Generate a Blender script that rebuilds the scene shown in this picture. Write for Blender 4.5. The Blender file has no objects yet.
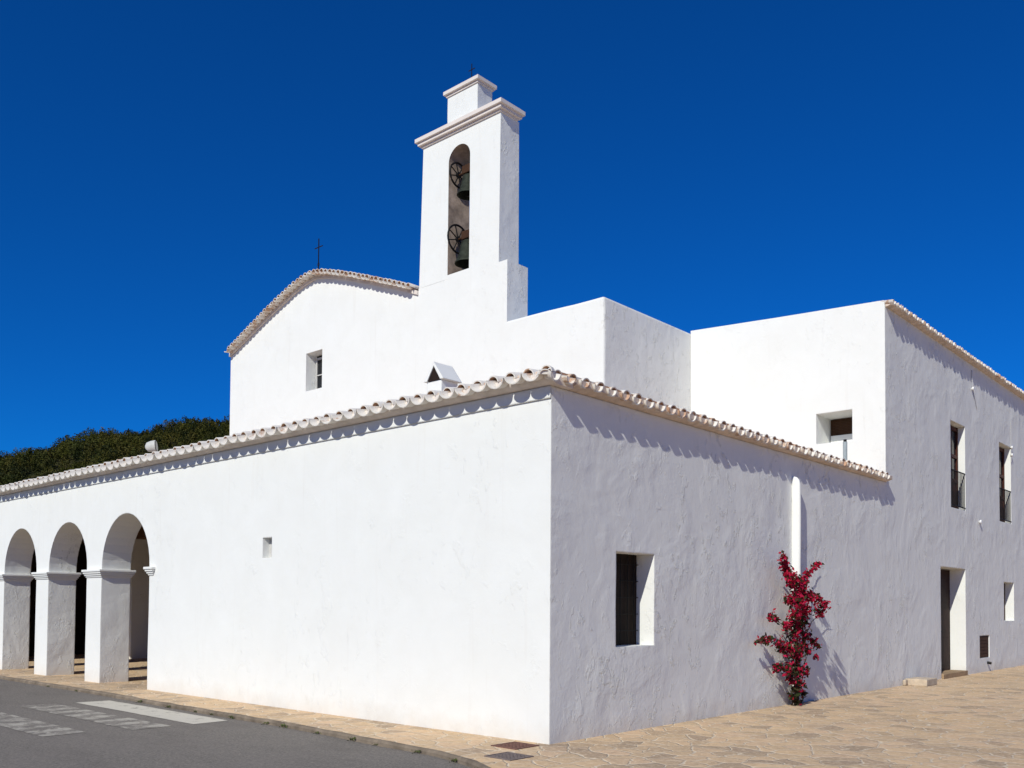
import bpy, bmesh, math, random
import numpy as np
from mathutils import Vector, Matrix
rng = random.Random(7)
nrng = np.random.default_rng(7)
scene = bpy.context.scene
COL = scene.collection

# ------------------------------------------------------------------ camera
F, YAW, PITCH, ROLL, PY = 920.0, math.radians(41.92), math.radians(1.87), math.radians(0.42), 576.7
CAM = Vector((7.076, -8.573, 1.65))
fwd = Vector((-math.sin(YAW) * math.cos(PITCH), math.cos(YAW) * math.cos(PITCH), math.sin(PITCH)))
rt = Vector((math.cos(YAW), math.sin(YAW), 0)); up = rt.cross(fwd)
r2 = rt * math.cos(ROLL) + up * math.sin(ROLL); u2 = -rt * math.sin(ROLL) + up * math.cos(ROLL)
cd = bpy.data.cameras.new('camera'); cam = bpy.data.objects.new('camera', cd); COL.objects.link(cam)
m = Matrix((r2, u2, -fwd)).transposed().to_4x4(); m.translation = CAM
cam.matrix_world = m
cd.sensor_width = 36; cd.sensor_fit = 'HORIZONTAL'; cd.lens = F / 1024 * 36
cd.shift_y = (PY - 384) / 1024
cd.clip_start = 0.05; cd.clip_end = 6000
scene.camera = cam

# ------------------------------------------------------------------ light
SUN = Vector((0.26, -1.0, 0.75)).normalized()          # direction towards the sun
SUN_ELEV = math.asin(SUN.z); SUN_ROT = math.atan2(SUN.x, SUN.y)
w = bpy.data.worlds.new('World'); scene.world = w; w.use_nodes = True
nt = w.node_tree; bg = nt.nodes['Background']
sky = nt.nodes.new('ShaderNodeTexSky'); sky.sky_type = 'NISHITA'; sky.sun_disc = False
sky.sun_elevation = SUN_ELEV; sky.sun_rotation = SUN_ROT
sky.altitude = 1500; sky.air_density = 1.0; sky.dust_density = 0.0; sky.ozone_density = 4.0
hs = nt.nodes.new('ShaderNodeMix'); hs.data_type = 'RGBA'; hs.blend_type = 'MULTIPLY'; hs.inputs[0].default_value = 1.0
hs.inputs[7].default_value = (0.04, 0.82, 1.92, 1)      # polarised, deeper blue
nt.links.new(sky.outputs[0], hs.inputs[6]); nt.links.new(hs.outputs[2], bg.inputs['Color'])
bg.inputs['Strength'].default_value = 0.050
ld = bpy.data.lights.new('sun', 'SUN'); ld.energy = 4.0; ld.angle = math.radians(0.5); ld.color = (1.0, 0.98, 0.875)
so = bpy.data.objects.new('sun', ld); COL.objects.link(so)
so.location = (0, -30, 40); so.rotation_euler = (-SUN).to_track_quat('-Z', 'Y').to_euler()
scene.view_settings.view_transform = 'Standard'; scene.view_settings.look = 'None'
scene.view_settings.exposure = 0.0; scene.view_settings.gamma = 1.0
scene.render.engine = 'CYCLES'
scene.cycles.max_bounces = 8; scene.cycles.diffuse_bounces = 6

# ------------------------------------------------------------------ material helpers
class NT:
    def __init__(s, name):
        s.m = bpy.data.materials.new(name); s.m.use_nodes = True
        s.t = s.m.node_tree; s.b = s.t.nodes['Principled BSDF']
        s.geo = s.t.nodes.new('ShaderNodeNewGeometry')
        s.b.inputs['Specular IOR Level'].default_value = 0.12
    def n(s, typ, **kw):
        x = s.t.nodes.new(typ)
        for k, v in kw.items():
            if k in x.inputs.keys(): s.set(x.inputs[k], v)
            else: setattr(x, k, v)
        return x
    def set(s, inp, v):
        if isinstance(v, bpy.types.NodeSocket): s.t.links.new(v, inp)
        else: inp.default_value = v
    def pos(s, sc=(1, 1, 1)):
        return s.n('ShaderNodeVectorMath', operation='MULTIPLY').outputs[0] if False else s._pos(sc)
    def _pos(s, sc):
        v = s.t.nodes.new('ShaderNodeVectorMath'); v.operation = 'MULTIPLY'
        s.t.links.new(s.geo.outputs['Position'], v.inputs[0]); v.inputs[1].default_value = sc
        return v.outputs[0]
    def noise(s, scale, detail=4, rough=0.55, dist=0.0, sc=(1, 1, 1)):
        x = s.n('ShaderNodeTexNoise', Scale=scale, Detail=detail, Roughness=rough, Distortion=dist)
        s.t.links.new(s._pos(sc), x.inputs['Vector']); return x.outputs['Fac']
    def math(s, op, a, b=0.0, clamp=False):
        x = s.t.nodes.new('ShaderNodeMath'); x.operation = op; x.use_clamp = clamp
        s.set(x.inputs[0], a); s.set(x.inputs[1], b); return x.outputs[0]
    def ramp(s, fac, lo, hi):
        x = s.t.nodes.new('ShaderNodeMapRange'); x.clamp = True
        s.set(x.inputs['Value'], fac); x.inputs['From Min'].default_value = lo; x.inputs['From Max'].default_value = hi
        return x.outputs[0]
    def mix(s, fac, a, b):
        x = s.t.nodes.new('ShaderNodeMix'); x.data_type = 'RGBA'
        s.set(x.inputs[0], fac); s.set(x.inputs[6], a if isinstance(a, bpy.types.NodeSocket) else (*a, 1))
        s.set(x.inputs[7], b if isinstance(b, bpy.types.NodeSocket) else (*b, 1)); return x.outputs[2]
    def bump(s, height, bevel=0.0, strength=1.0):
        x = s.n('ShaderNodeBump', Strength=strength, Distance=1.0); s.set(x.inputs['Height'], height)
        if bevel:
            bv = s.t.nodes.new('ShaderNodeBevel'); bv.samples = 4; bv.inputs['Radius'].default_value = bevel
            s.t.links.new(bv.outputs[0], x.inputs['Normal'])
        s.t.links.new(x.outputs[0], s.b.inputs['Normal'])
    def base(s, c): s.set(s.b.inputs['Base Color'], c if isinstance(c, bpy.types.NodeSocket) else (*c, 1))
    def rough(s, v): s.set(s.b.inputs['Roughness'], v)

def stucco(name, amt=1.0, col=(0.80, 0.805, 0.78), bevel=0.03, flakes=True):
    k = NT(name)
    big = k.noise(0.9, 3); mid = k.noise(4.5, 8, 0.60, 0.4); fine = k.noise(24, 5, 0.65, 0.3)
    h = k.math('MULTIPLY', big, 0.008 * amt)
    h = k.math('ADD', h, k.math('MULTIPLY', mid, 0.0038 * amt))
    h = k.math('ADD', h, k.math('MULTIPLY', fine, 0.0020 * amt))
    h = k.math('ADD', h, k.math('MULTIPLY', k.noise(2.1, 4, 0.55, 0.5), 0.0028 * amt))
    h = k.math('MULTIPLY', h, k.math('ADD', 0.50, k.math('MULTIPLY', k.ramp(k.noise(0.8, 3, 0.5, 0.4), 0.40, 0.66), 1.0)))
    if flakes:   # lapped coats of limewash: stepped patches with soft lips
        st = k.noise(2.8, 7, 0.68, 0.25, (1, 1, .7))
        lip = k.ramp(st, 0.575, 0.615); lip2 = k.ramp(k.noise(8, 6, 0.66, 0.3, (1, 1, .55)), 0.60, 0.65)
        where = k.ramp(k.noise(0.55, 2), 0.38, 0.58)
        h = k.math('ADD', h, k.math('MULTIPLY', k.math('MULTIPLY', lip, where), 0.0046 * amt))
        h = k.math('ADD', h, k.math('MULTIPLY', k.math('MULTIPLY', lip2, where), 0.0046 * amt))
    # the street front was trowelled smooth, the side walls are rougher
    sn = k.t.nodes.new('ShaderNodeSeparateXYZ'); k.t.links.new(k.geo.outputs['True Normal'], sn.inputs[0])
    h = k.math('MULTIPLY', h, k.math('ADD', 0.30, k.math('MULTIPLY', k.math('ABSOLUTE', sn.outputs['X']), 0.70)))
    k.bump(h, bevel)
    t = k.ramp(k.noise(1.3, 6, 0.65, 0.5), 0.3, 0.75)
    c = k.mix(t, col, tuple(x * f for x, f in zip(col, (0.955, 0.95, 0.94))))
    # splash dirt close to the paving, ragged
    sep = k.t.nodes.new('ShaderNodeSeparateXYZ'); k.t.links.new(k.geo.outputs['Position'], sep.inputs[0])
    low = k.math('SUBTRACT', k.math('MULTIPLY', k.noise(3.0, 6, 0.7), 0.55), sep.outputs['Z'])
    c = k.mix(k.math('MULTIPLY', k.ramp(low, 0.0, 0.35), 0.36), c, (0.55, 0.45, 0.34))
    # thin run-down weather streaks
    stv = k.noise(7, 4, 0.6, 0.2, (1, 1, 0.06))
    c = k.mix(k.math('MULTIPLY', k.ramp(stv, 0.60, 0.75), 0.16), c, (0.62, 0.58, 0.52))
    k.base(c); k.rough(0.92); k.b.inputs['Specular IOR Level'].default_value = 0.1
    return k.m

def plain(name, col, rough=0.7, var=0.12, sc=12, bump=0.0, metallic=0.0):
    k = NT(name)
    t = k.noise(sc, 5, 0.6)
    k.base(k.mix(k.ramp(t, 0.3, 0.7), tuple(x * (1 - var) for x in col), tuple(min(1, x * (1 + var)) for x in col)))
    k.rough(rough); k.b.inputs['Metallic'].default_value = metallic
    if bump: k.bump(k.math('MULTIPLY', k.noise(sc * 3, 5), bump))
    return k.m

def tile_mat(name, white):
    k = NT(name)
    at = k.t.nodes.new('ShaderNodeAttribute'); at.attribute_name = 'tint'
    tint = at.outputs['Fac']
    raw = k.math('GREATER_THAN', tint, 1.5)
    terra = k.mix(k.math('SUBTRACT', tint, k.math('MULTIPLY', raw, 2.0)), (0.50, 0.30, 0.19), (0.62, 0.50, 0.38))
    terra = k.mix(k.math('MULTIPLY', k.ramp(k.noise(9, 6, 0.7), 0.45, 0.7), 0.5), terra, (0.30, 0.21, 0.15))
    wm = k.math('ADD', k.noise(5, 6, 0.7, 0.5), k.math('MULTIPLY', tint, 0.12))
    wm = k.math('SUBTRACT', wm, k.math('MULTIPLY', raw, 2.0))
    c = k.mix(k.ramp(wm, 0.62 - white, 0.72 - white), terra, (0.74, 0.70, 0.64))
    c = k.mix(k.math('MULTIPLY', k.ramp(k.noise(24, 5, 0.7), 0.58, 0.72), 0.35), c, (0.20, 0.17, 0.13))   # lichen specks
    k.base(c); k.rough(0.9); k.bump(k.math('MULTIPLY', k.noise(30, 5), 0.004)); return k.m

M = {}
M['stucco'] = stucco('stucco', 1.8)
M['stucco_far'] = stucco('stucco_far', 1.8, bevel=0.0)
M['stucco_smooth'] = stucco('stucco_smooth', 0.55, bevel=0.02, flakes=False)
M['frieze'] = plain('frieze_limewash', (0.74, 0.71, 0.66), 0.9, 0.06, 6, 0.002)
M['soffit'] = plain('old_brick_course', (0.60, 0.50, 0.42), 0.9, 0.2, 7, 0.006)
M['verge'] = plain('verge_limewash', (0.72, 0.65, 0.59), 0.9, 0.12, 5, 0.003)
M['tile_white'] = tile_mat('limewashed_tile', 0.27)
M['tile_mixed'] = tile_mat('weathered_tile', 0.15)
M['tile_verge'] = tile_mat('verge_tile', 0.17)
M['dark_wood_and_shade'] = plain('dark_wood_and_shade', (0.022, 0.014, 0.010), 0.6, 0.3, 6, 0.002)  # shutter wood; also the painted darkness of porch end and vent hollow
M['brown_wood'] = plain('brown_wood', (0.06, 0.030, 0.016), 0.55, 0.3, 5, 0.003)
M['red_wood'] = plain('red_brown_wood', (0.07, 0.022, 0.014), 0.55, 0.3, 5, 0.003)
M['dark_red_wood'] = plain('dark_red_wood', (0.028, 0.010, 0.007), 0.6, 0.3, 5, 0.003)
M['iron'] = plain('wrought_iron', (0.014, 0.013, 0.013), 0.55, 0.3, 20)
M['glass'] = plain('dark_glass', (0.02, 0.022, 0.025), 0.08, 0.2, 2)
M['bronze'] = plain('bell_bronze', (0.030, 0.035, 0.026), 0.65, 0.4, 9, 0.002, 0.3)
M['stone'] = plain('pale_step_stone', (0.52, 0.43, 0.33), 0.85, 0.15, 6, 0.006)
M['step'] = plain('worn_door_step', (0.36, 0.25, 0.15), 0.85, 0.2, 6, 0.006)
M['grey_pipe'] = plain('grey_pipe', (0.33, 0.38, 0.40), 0.5, 0.12, 8)
M['lamp_white'] = plain('lamp_housing', (0.55, 0.55, 0.52), 0.5, 0.08, 8)
M['rust'] = plain('rusty_iron_cover', (0.17, 0.085, 0.065), 0.75, 0.3, 18, 0.004)
M['cover_grey'] = plain('grey_iron_cover', (0.17, 0.135, 0.125), 0.7, 0.2, 18, 0.004)
M['stem'] = plain('woody_stem', (0.10, 0.065, 0.04), 0.9, 0.3, 15, 0.004)
M['weed'] = plain('weed_green', (0.09, 0.11, 0.035), 0.8, 0.4, 9)
M['ceiling'] = plain('porch_ceiling', (0.16, 0.09, 0.05), 0.8, 0.25, 4, 0.004)
M['cement'] = plain('grey_board', (0.52, 0.51, 0.49), 0.9, 0.08, 9)
M['cable'] = plain('cable_grey', (0.42, 0.42, 0.44), 0.6, 0.05, 9)
M['porcelain'] = plain('white_porcelain', (0.75, 0.75, 0.75), 0.3, 0.03, 9)

def paving_mat():
    k = NT('crazy_paving')
    wob = k.n('ShaderNodeTexNoise', Scale=2.2, Detail=3.0); k.t.links.new(k._pos((1, 1, 1)), wob.inputs['Vector'])
    va = k.t.nodes.new('ShaderNodeVectorMath'); va.operation = 'MULTIPLY_ADD'
    k.t.links.new(wob.outputs['Color'], va.inputs[0]); va.inputs[1].default_value = (0.34, 0.34, 0.0)
    k.t.links.new(k._pos((1, 1, 0)), va.inputs[2])
    def vor(feature):
        v = k.t.nodes.new('ShaderNodeTexVoronoi'); v.voronoi_dimensions = '2D'; v.feature = feature
        v.inputs['Scale'].default_value = 3.3; v.inputs['Randomness'].default_value = 0.95
        k.t.links.new(va.outputs[0], v.inputs['Vector']); return v
    cell = vor('F1'); edge = vor('DISTANCE_TO_EDGE').outputs['Distance']
    sep = k.t.nodes.new('ShaderNodeSeparateColor'); k.t.links.new(cell.outputs['Color'], sep.inputs[0])
    a = k.mix(sep.outputs[0], (0.69, 0.485, 0.29), (0.53, 0.385, 0.24))
    a = k.mix(k.ramp(sep.outputs[1], 0.5, 0.95), a, (0.66, 0.46, 0.29))
    a = k.mix(k.math('MULTIPLY', k.ramp(sep.outputs[2], 0.62, 0.95), 0.7), a, (0.30, 0.225, 0.165))
    a = k.mix(k.math('MULTIPLY', k.ramp(k.noise(0.8, 6, 0.7, 0.6), 0.45, 0.72), 0.45), a, (0.40, 0.30, 0.21))
    a = k.mix(k.math('MULTIPLY', k.ramp(k.noise(0.5, 4, 0.6, 0.9), 0.52, 0.7), 0.5), a, (0.69, 0.46, 0.24))
    a = k.mix(k.math('MULTIPLY', k.ramp(k.noise(6, 7, 0.75, 0.6), 0.52, 0.70), 0.55), a, (0.27, 0.195, 0.13))
    a = k.mix(k.math('MULTIPLY', k.ramp(k.noise(15, 6, 0.75, 0.5), 0.50, 0.66), 0.65), a, (0.82, 0.65, 0.44))
    jw = k.math('SUBTRACT', edge, k.math('MULTIPLY', k.noise(6, 4), 0.035))
    joint = k.ramp(jw, 0.035, 0.0)
    a = k.mix(k.math('MULTIPLY', joint, 0.92), a, (0.74, 0.62, 0.46))
    k.base(a); k.rough(0.85)
    h = k.math('ADD', k.math('MULTIPLY', k.ramp(edge, 0.0, 0.07), 0.011), k.math('MULTIPLY', k.noise(9, 6, 0.65), 0.012))
    h = k.math('ADD', h, k.math('MULTIPLY', sep.outputs[1], 0.006))
    k.bump(h, 0.015); return k.m
M['paving'] = paving_mat()

def asphalt_mat():
    k = NT('asphalt')
    sp = k.noise(30, 5, 1.0); p = k.noise(0.7, 5, 0.6); q = k.noise(14, 5, 0.75)
    c = k.mix(k.ramp(sp, 0.36, 0.64), (0.075, 0.076, 0.066), (0.30, 0.262, 0.232))
    c = k.mix(k.math('MULTIPLY', k.ramp(p, 0.35, 0.7), 0.35), c, (0.215, 0.19, 0.17))
    c = k.mix(k.math('MULTIPLY', k.ramp(q, 0.5, 0.75), 0.3), c, (0.075, 0.068, 0.064))
    c = k.mix(k.math('MULTIPLY', k.ramp(k.noise(1.6, 6, 0.7, 0.4, (.35, 1, 1)), 0.5, 0.72), 0.35), c, (0.10, 0.088, 0.08))
    k.base(c); k.rough(0.9)
    k.bump(k.math('ADD', k.math('MULTIPLY', sp, 0.004), k.math('MULTIPLY', p, 0.02))); return k.m
M['asphalt'] = asphalt_mat()

def paint_mat(name, wear):
    k = NT(name)
    sp = k.noise(140, 3, 0.8)
    asp = k.mix(k.ramp(sp, 0.36, 0.64), (0.075, 0.076, 0.066), (0.30, 0.262, 0.232))
    n = k.noise(5.0, 7, 0.72, 0.8)
    wv = k.t.nodes.new('ShaderNodeTexWave'); wv.inputs['Scale'].default_value = 0.62; wv.inputs['Distortion'].default_value = 3.0
    wv.inputs['Detail'].default_value = 4; wv.bands_direction = 'X'; k.t.links.new(k._pos((1, .35, 1)), wv.inputs['Vector'])
    v = k.math('ADD', k.math('MULTIPLY', n, 1.0 + 0.25 * wear), k.math('MULTIPLY', wv.outputs['Fac'], 0.17 * wear))
    v = k.math('ADD', v, k.math('MULTIPLY', k.noise(60, 3, 0.7), 0.25))
    keep = k.ramp(v, 0.36 + 0.40 * wear, 0.52 + 0.46 * wear)
    c = k.mix(k.math('MULTIPLY', keep, 0.95 - 0.42 * wear), asp, (0.60, 0.56, 0.48))
    k.base(c); k.rough(0.85); k.bump(k.math('MULTIPLY', sp, 0.003)); return k.m
M['paint'] = paint_mat('road_paint', 0.22)
M['paint_worn'] = paint_mat('worn_road_paint', 1.0)

def ground_mat():
    k = NT('dry_ground')
    c = k.mix(k.ramp(k.noise(0.15, 7, 0.65), 0.35, 0.65), (0.24, 0.17, 0.10), (0.12, 0.11, 0.05))
    k.base(c); k.rough(0.95); return k.m
M['ground'] = ground_mat()
def hill_mat():
    k = NT('hill_scrub')
    c = k.mix(k.ramp(k.noise(0.12, 7, 0.7), 0.4, 0.65), (0.02, 0.024, 0.007), (0.05, 0.042, 0.015))
    k.base(c); k.rough(0.95); return k.m
M['hill'] = hill_mat()
def leaf_mat(name, ca, cb, sc, tr=0.0, cc=None):
    k = NT(name)
    c = k.mix(k.ramp(k.noise(sc, 3, 0.6), 0.41, 0.59), ca, cb)
    if cc: 
        at = k.t.nodes.new('ShaderNodeAttribute'); at.attribute_name = 'tint'
        c = k.mix(at.outputs['Fac'], c, cc)
    k.base(c); k.rough(0.7); k.b.inputs['Specular IOR Level'].default_value = 0.15
    if tr:
        k.b.inputs['Subsurface Weight'].default_value = 0
        tb = k.t.nodes.new('ShaderNodeBsdfTranslucent'); k.t.links.new(c, tb.inputs['Color'])
        mx = k.t.nodes.new('ShaderNodeMixShader'); mx.inputs[0].default_value = tr
        out = k.t.nodes['Material Output']
        k.t.links.new(k.b.outputs[0], mx.inputs[1]); k.t.links.new(tb.outputs[0], mx.inputs[2]); k.t.links.new(mx.outputs[0], out.inputs[0])
    return k.m
M['pine'] = leaf_mat('pine_foliage', (0.010, 0.018, 0.004), (0.058, 0.064, 0.008), 0.13, 0.08, (0.11, 0.085, 0.013))
M['bract'] = leaf_mat('magenta_bract', (0.46, 0.008, 0.035), (0.28, 0.006, 0.018), 14, 0.3, (0.52, 0.016, 0.075))
M['leaf'] = leaf_mat('bougainvillea_leaf', (0.018, 0.035, 0.010), (0.045, 0.06, 0.018), 14, 0.2, (0.05, 0.03, 0.02))

# ------------------------------------------------------------------ object helpers
WL = {}
def link(o, parent=None, loc=(0, 0, 0)):
    COL.objects.link(o); p = WL[parent] if parent else Vector((0, 0, 0))
    o.parent = parent; WL[o] = Vector(loc); o.location = WL[o] - p; return o
def thing(name, label, cat, loc, group=None):
    o = link(bpy.data.objects.new(name, None), None, loc); o.empty_display_size = 0.2
    o['label'] = label; o['category'] = cat
    if group: o['group'] = group
    return o
def obj(name, bm, mat, parent=None, smooth=None, loc=None):
    """bm holds world coordinates; the object's origin is its parent's base (or loc)"""
    base = Vector(loc) if loc is not None else (WL[parent] if parent else Vector((0, 0, 0)))
    if isinstance(bm, bmesh.types.BMesh):
        me = bpy.data.meshes.new(name); bmesh.ops.translate(bm, verts=bm.verts[:], vec=-base); bm.to_mesh(me); bm.free()
    else:
        me = bm; me.name = name; me.transform(Matrix.Translation(-base))
    me.materials.clear(); me.materials.append(mat)
    if smooth is not None:
        me.polygons.foreach_set('use_smooth', [True] * len(me.polygons))
        me.set_sharp_from_angle(angle=math.radians(smooth))
    o = bpy.data.objects.new(name, me); return link(o, parent, base)
def soften(o, wd=.035):
    md = o.modifiers.new('soft_edges', 'BEVEL'); md.width = wd; md.segments = 3; md.limit_method = 'WEIGHT'; return o
def structure(o): o['kind'] = 'structure'; return o

def MB(): return bmesh.new()
def merge(bm, other):
    me = bpy.data.meshes.new('t'); other.to_mesh(me); other.free(); bm.from_mesh(me); bpy.data.meshes.remove(me)
def jitter_poly(poly, step=0.35, amp=0.006, keep=()):
    out = []; n = len(poly)
    for i in range(n):
        a, b = Vector(poly[i]), Vector(poly[(i + 1) % n]); out.append(tuple(a))
        L = (b - a).length; k = int(L / step)
        if i in keep: k = 0
        nrm = Vector((-(b - a).y, (b - a).x)) / max(L, 1e-6)
        v = 0
        for j in range(1, k):
            v = 0.6 * v + rng.uniform(-1, 1) * amp
            out.append(tuple(a.lerp(b, j / k) + nrm * v))
    return out
def prism(poly, axis, a, b):
    bm = MB()
    f = {'y': lambda p, t: (p[0], t, p[1]), 'x': lambda p, t: (t, p[0], p[1]), 'z': lambda p, t: (p[0], p[1], t)}[axis]
    va = [bm.verts.new(f(p, a)) for p in poly]; vb = [bm.verts.new(f(p, b)) for p in poly]; n = len(poly)
    bm.faces.new(va); bm.faces.new(vb[::-1])
    for i in range(n): bm.faces.new((va[i], vb[i], vb[(i + 1) % n], va[(i + 1) % n]))
    bmesh.ops.recalc_face_normals(bm, faces=bm.faces[:]); return bm
def rect(a0, b0, a1, b1): return [(a0, b0), (a1, b0), (a1, b1), (a0, b1)]
def box(x0, y0, z0, x1, y1, z1, bev=0.0):
    bm = prism(rect(x0, y0, x1, y1), 'z', z0, z1)
    if bev: bmesh.ops.bevel(bm, geom=bm.edges[:], offset=bev, segments=2, affect='EDGES', profile=0.6)
    return bm
def boxes(*bs):
    bm = MB()
    for b in bs: merge(bm, box(*b))
    return bm
def tube(bm, pts, rad, seg=8, cap=True):
    pts = [Vector(p) for p in pts]; rads = rad if isinstance(rad, (list, tuple)) else [rad] * len(pts); rings = []
    for i, p in enumerate(pts):
        d = (pts[min(i + 1, len(pts) - 1)] - pts[max(i - 1, 0)]).normalized()
        a = d.cross(Vector((0, 0, 1)) if abs(d.z) < 0.9 else Vector((1, 0, 0))).normalized(); b = d.cross(a)
        rings.append([bm.verts.new(p + rads[i] * (a * math.cos(t) + b * math.sin(t))) for t in [2 * math.pi * j / seg for j in range(seg)]])
    for r0, r1 in zip(rings, rings[1:]):
        for j in range(seg): bm.faces.new((r0[j], r0[(j + 1) % seg], r1[(j + 1) % seg], r1[j]))
    if cap: bm.faces.new(rings[0][::-1]); bm.faces.new(rings[-1])
    return bm
def ring(bm, c, axis_u, axis_v, R, r, n=28):
    c = Vector(c); u, v = Vector(axis_u), Vector(axis_v)
    pts = [c + R * (u * math.cos(t) + v * math.sin(t)) for t in [2 * math.pi * i / n for i in range(n + 1)]]
    return tube(bm, pts, r, 6, False)
def lathe(bm, c, prof, seg=28):
    c = Vector(c); rings = [[bm.verts.new(c + Vector((r * math.cos(t), r * math.sin(t), z))) for t in [2 * math.pi * j / seg for j in range(seg)]] for r, z in prof]
    for r0, r1 in zip(rings, rings[1:]):
        for j in range(seg): bm.faces.new((r0[j], r0[(j + 1) % seg], r1[(j + 1) % seg], r1[j]))
    return bm
def boolean(base, cutters, op='DIFFERENCE'):
    """base/cutters: bmesh -> mesh"""
    me = bpy.data.meshes.new('b'); base.to_mesh(me); base.free(); o = bpy.data.objects.new('b', me); COL.objects.link(o)
    tmp = []
    for i, c in enumerate(cutters):
        mc = bpy.data.meshes.new('c'); c.to_mesh(mc); c.free(); oc = bpy.data.objects.new('c', mc); COL.objects.link(oc); tmp.append(oc)
        md = o.modifiers.new('m%d' % i, 'BOOLEAN'); md.object = oc; md.operation = op; md.solver = 'EXACT'
    dg = bpy.context.evaluated_depsgraph_get(); dg.update()
    res = bpy.data.meshes.new_from_object(o.evaluated_get(dg))
    for x in tmp + [o]:
        d = x.data; bpy.data.objects.remove(x); bpy.data.meshes.remove(d)
    return res
def to_bm(me):
    bm = MB(); bm.from_mesh(me); bpy.data.meshes.remove(me); return bm
def arch_poly(x0, x1, z0, zs, rise, n=20):
    cx, r = (x0 + x1) / 2, (x1 - x0) / 2
    return [(x0, z0), (x1, z0)] + [(cx + r * math.cos(t), zs + rise * math.sin(t)) for t in [math.pi * i / n for i in range(n + 1)]]

def shell(bm, lay, o, u, s, n, L, r0, r1, sgn, t=0.016, seg=9, depth=1.0, tint=0.5):
    """one barrel tile: o = front rim centre, u = length, s = sideways, n = up; sgn -1 pan, +1 cover"""
    rr = []
    for l, r in ((0, r0), (L, r1)):
        for q in (r, r - t):
            rr.append([bm.verts.new(o + u * l + s * (q * math.cos(a)) + n * (sgn * q * depth * math.sin(a))) for a in [math.pi * j / seg for j in range(seg + 1)]])
    fo, fi, bo, bi = rr; fs = []
    for j in range(seg):
        fs += [bm.faces.new((fo[j], fo[j + 1], bo[j + 1], bo[j])), bm.faces.new((fi[j], bi[j], bi[j + 1], fi[j + 1])),
               bm.faces.new((fo[j], fi[j], fi[j + 1], fo[j + 1])), bm.faces.new((bo[j], bo[j + 1], bi[j + 1], bi[j]))]
    fs += [bm.faces.new((fo[0], bo[0], bi[0], fi[0])), bm.faces.new((fo[-1], fi[-1], bi[-1], bo[-1]))]
    for i, f in enumerate(fs): f[lay] = 2.0 if (sgn > 0 and i % 4 == 1 and i < 4 * seg) else tint
    return bm
def eave_tiles(path, outdir, slope, pitch=0.287, L=0.55, jit=1.0, setback=0.13, rp=0.146, rc=0.090, dp=0.80, cut=None):
    """path: polyline of rim points (front of the pans); tiles run inward and up"""
    bm = MB(); lay = bm.faces.layers.float.new('tint')
    pts = [Vector(p) for p in path]; seg = [(a, b, (b - a).length) for a, b in zip(pts, pts[1:])]
    tot = sum(x[2] for x in seg); cnt = int(tot / pitch)
    def at(d):
        for a, b, l in seg:
            if d <= l or b is pts[-1]: return a + (b - a) * (d / l), (b - a).normalized()
            d -= l
    out = Vector(outdir)
    for i in range(cnt * 2):
        p, s = at((i + 0.5) * pitch / 2)
        n0 = s.cross(out); n0 = n0 if n0.z > 0 else -n0
        u = (-out + n0 * (slope + rng.uniform(-.02, .02) * jit)).normalized(); u = (u + s * rng.uniform(-.035, .035) * jit).normalized()
        n = s.cross(u); n = n.normalized() if n.z > 0 else -n.normalized()
        p = p + s * rng.uniform(-.010, .010) * jit + n0 * rng.uniform(-.008, .008) * jit + out * rng.uniform(-.015, .015) * jit
        k = rng.uniform(0.94, 1.05); Li = L if cut is None else max(.10, min(L, (p - Vector(cut)).length * .9))
        if i % 2 == 0: shell(bm, lay, p, u, s, n, Li, rp * k, rp * .82, -1, depth=dp, tint=rng.random())
        else: shell(bm, lay, p - out * setback, u, s, n, max(.08, Li - setback), rc * k, rc * .8, 1, depth=0.95, tint=rng.random())
    bmesh.ops.recalc_face_normals(bm, faces=bm.faces[:])
    return bm

# ------------------------------------------------------------------ the setting
KERB = [(-60, -.80), (-25, -.80), (-16, -.78), (-10.4, -.80), (-6.7, -.84), (-4, -.90), (-2.6, -.99), (-1.6, -1.08), (-.6, -1.24), (.2, -1.46), (.75, -1.75),
        (1.4, -2.25), (2.2, -3.1), (3.2, -4.6), (4.4, -6.8), (6, -10), (10, -20), (16, -40)]
KERB = [(x, y + (-.11 if -9 < x < -1.0 else 0 if -12 < x < 1 else .05)) for x, y in KERB]
ROADZ = -0.060
# ground to the horizon
bm = MB(); R0 = 3000
vs = [bm.verts.new((R0 * math.cos(2 * math.pi * i / 64), R0 * math.sin(2 * math.pi * i / 64), -0.12)) for i in range(64)]; bm.faces.new(vs)
structure(obj('ground', bm, M['ground']))
bm = MB(); lo = [(-60, -9.5), (-10, -9.5), (-2, -11.5), (-1, -20), (-1, -40)]
bm.faces.new([bm.verts.new((x, y, ROADZ)) for x, y in KERB] + [bm.verts.new((x, y, ROADZ)) for x, y in lo[::-1]])
structure(obj('road', bm, M['asphalt']))
# pavement (church square): slab on the building side of the kerb
pv = KERB + [(60, -40), (60, 60), (-60, 60)]
structure(obj('pavement', prism(pv, 'z', -0.3, 0.0), M['paving']))
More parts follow.
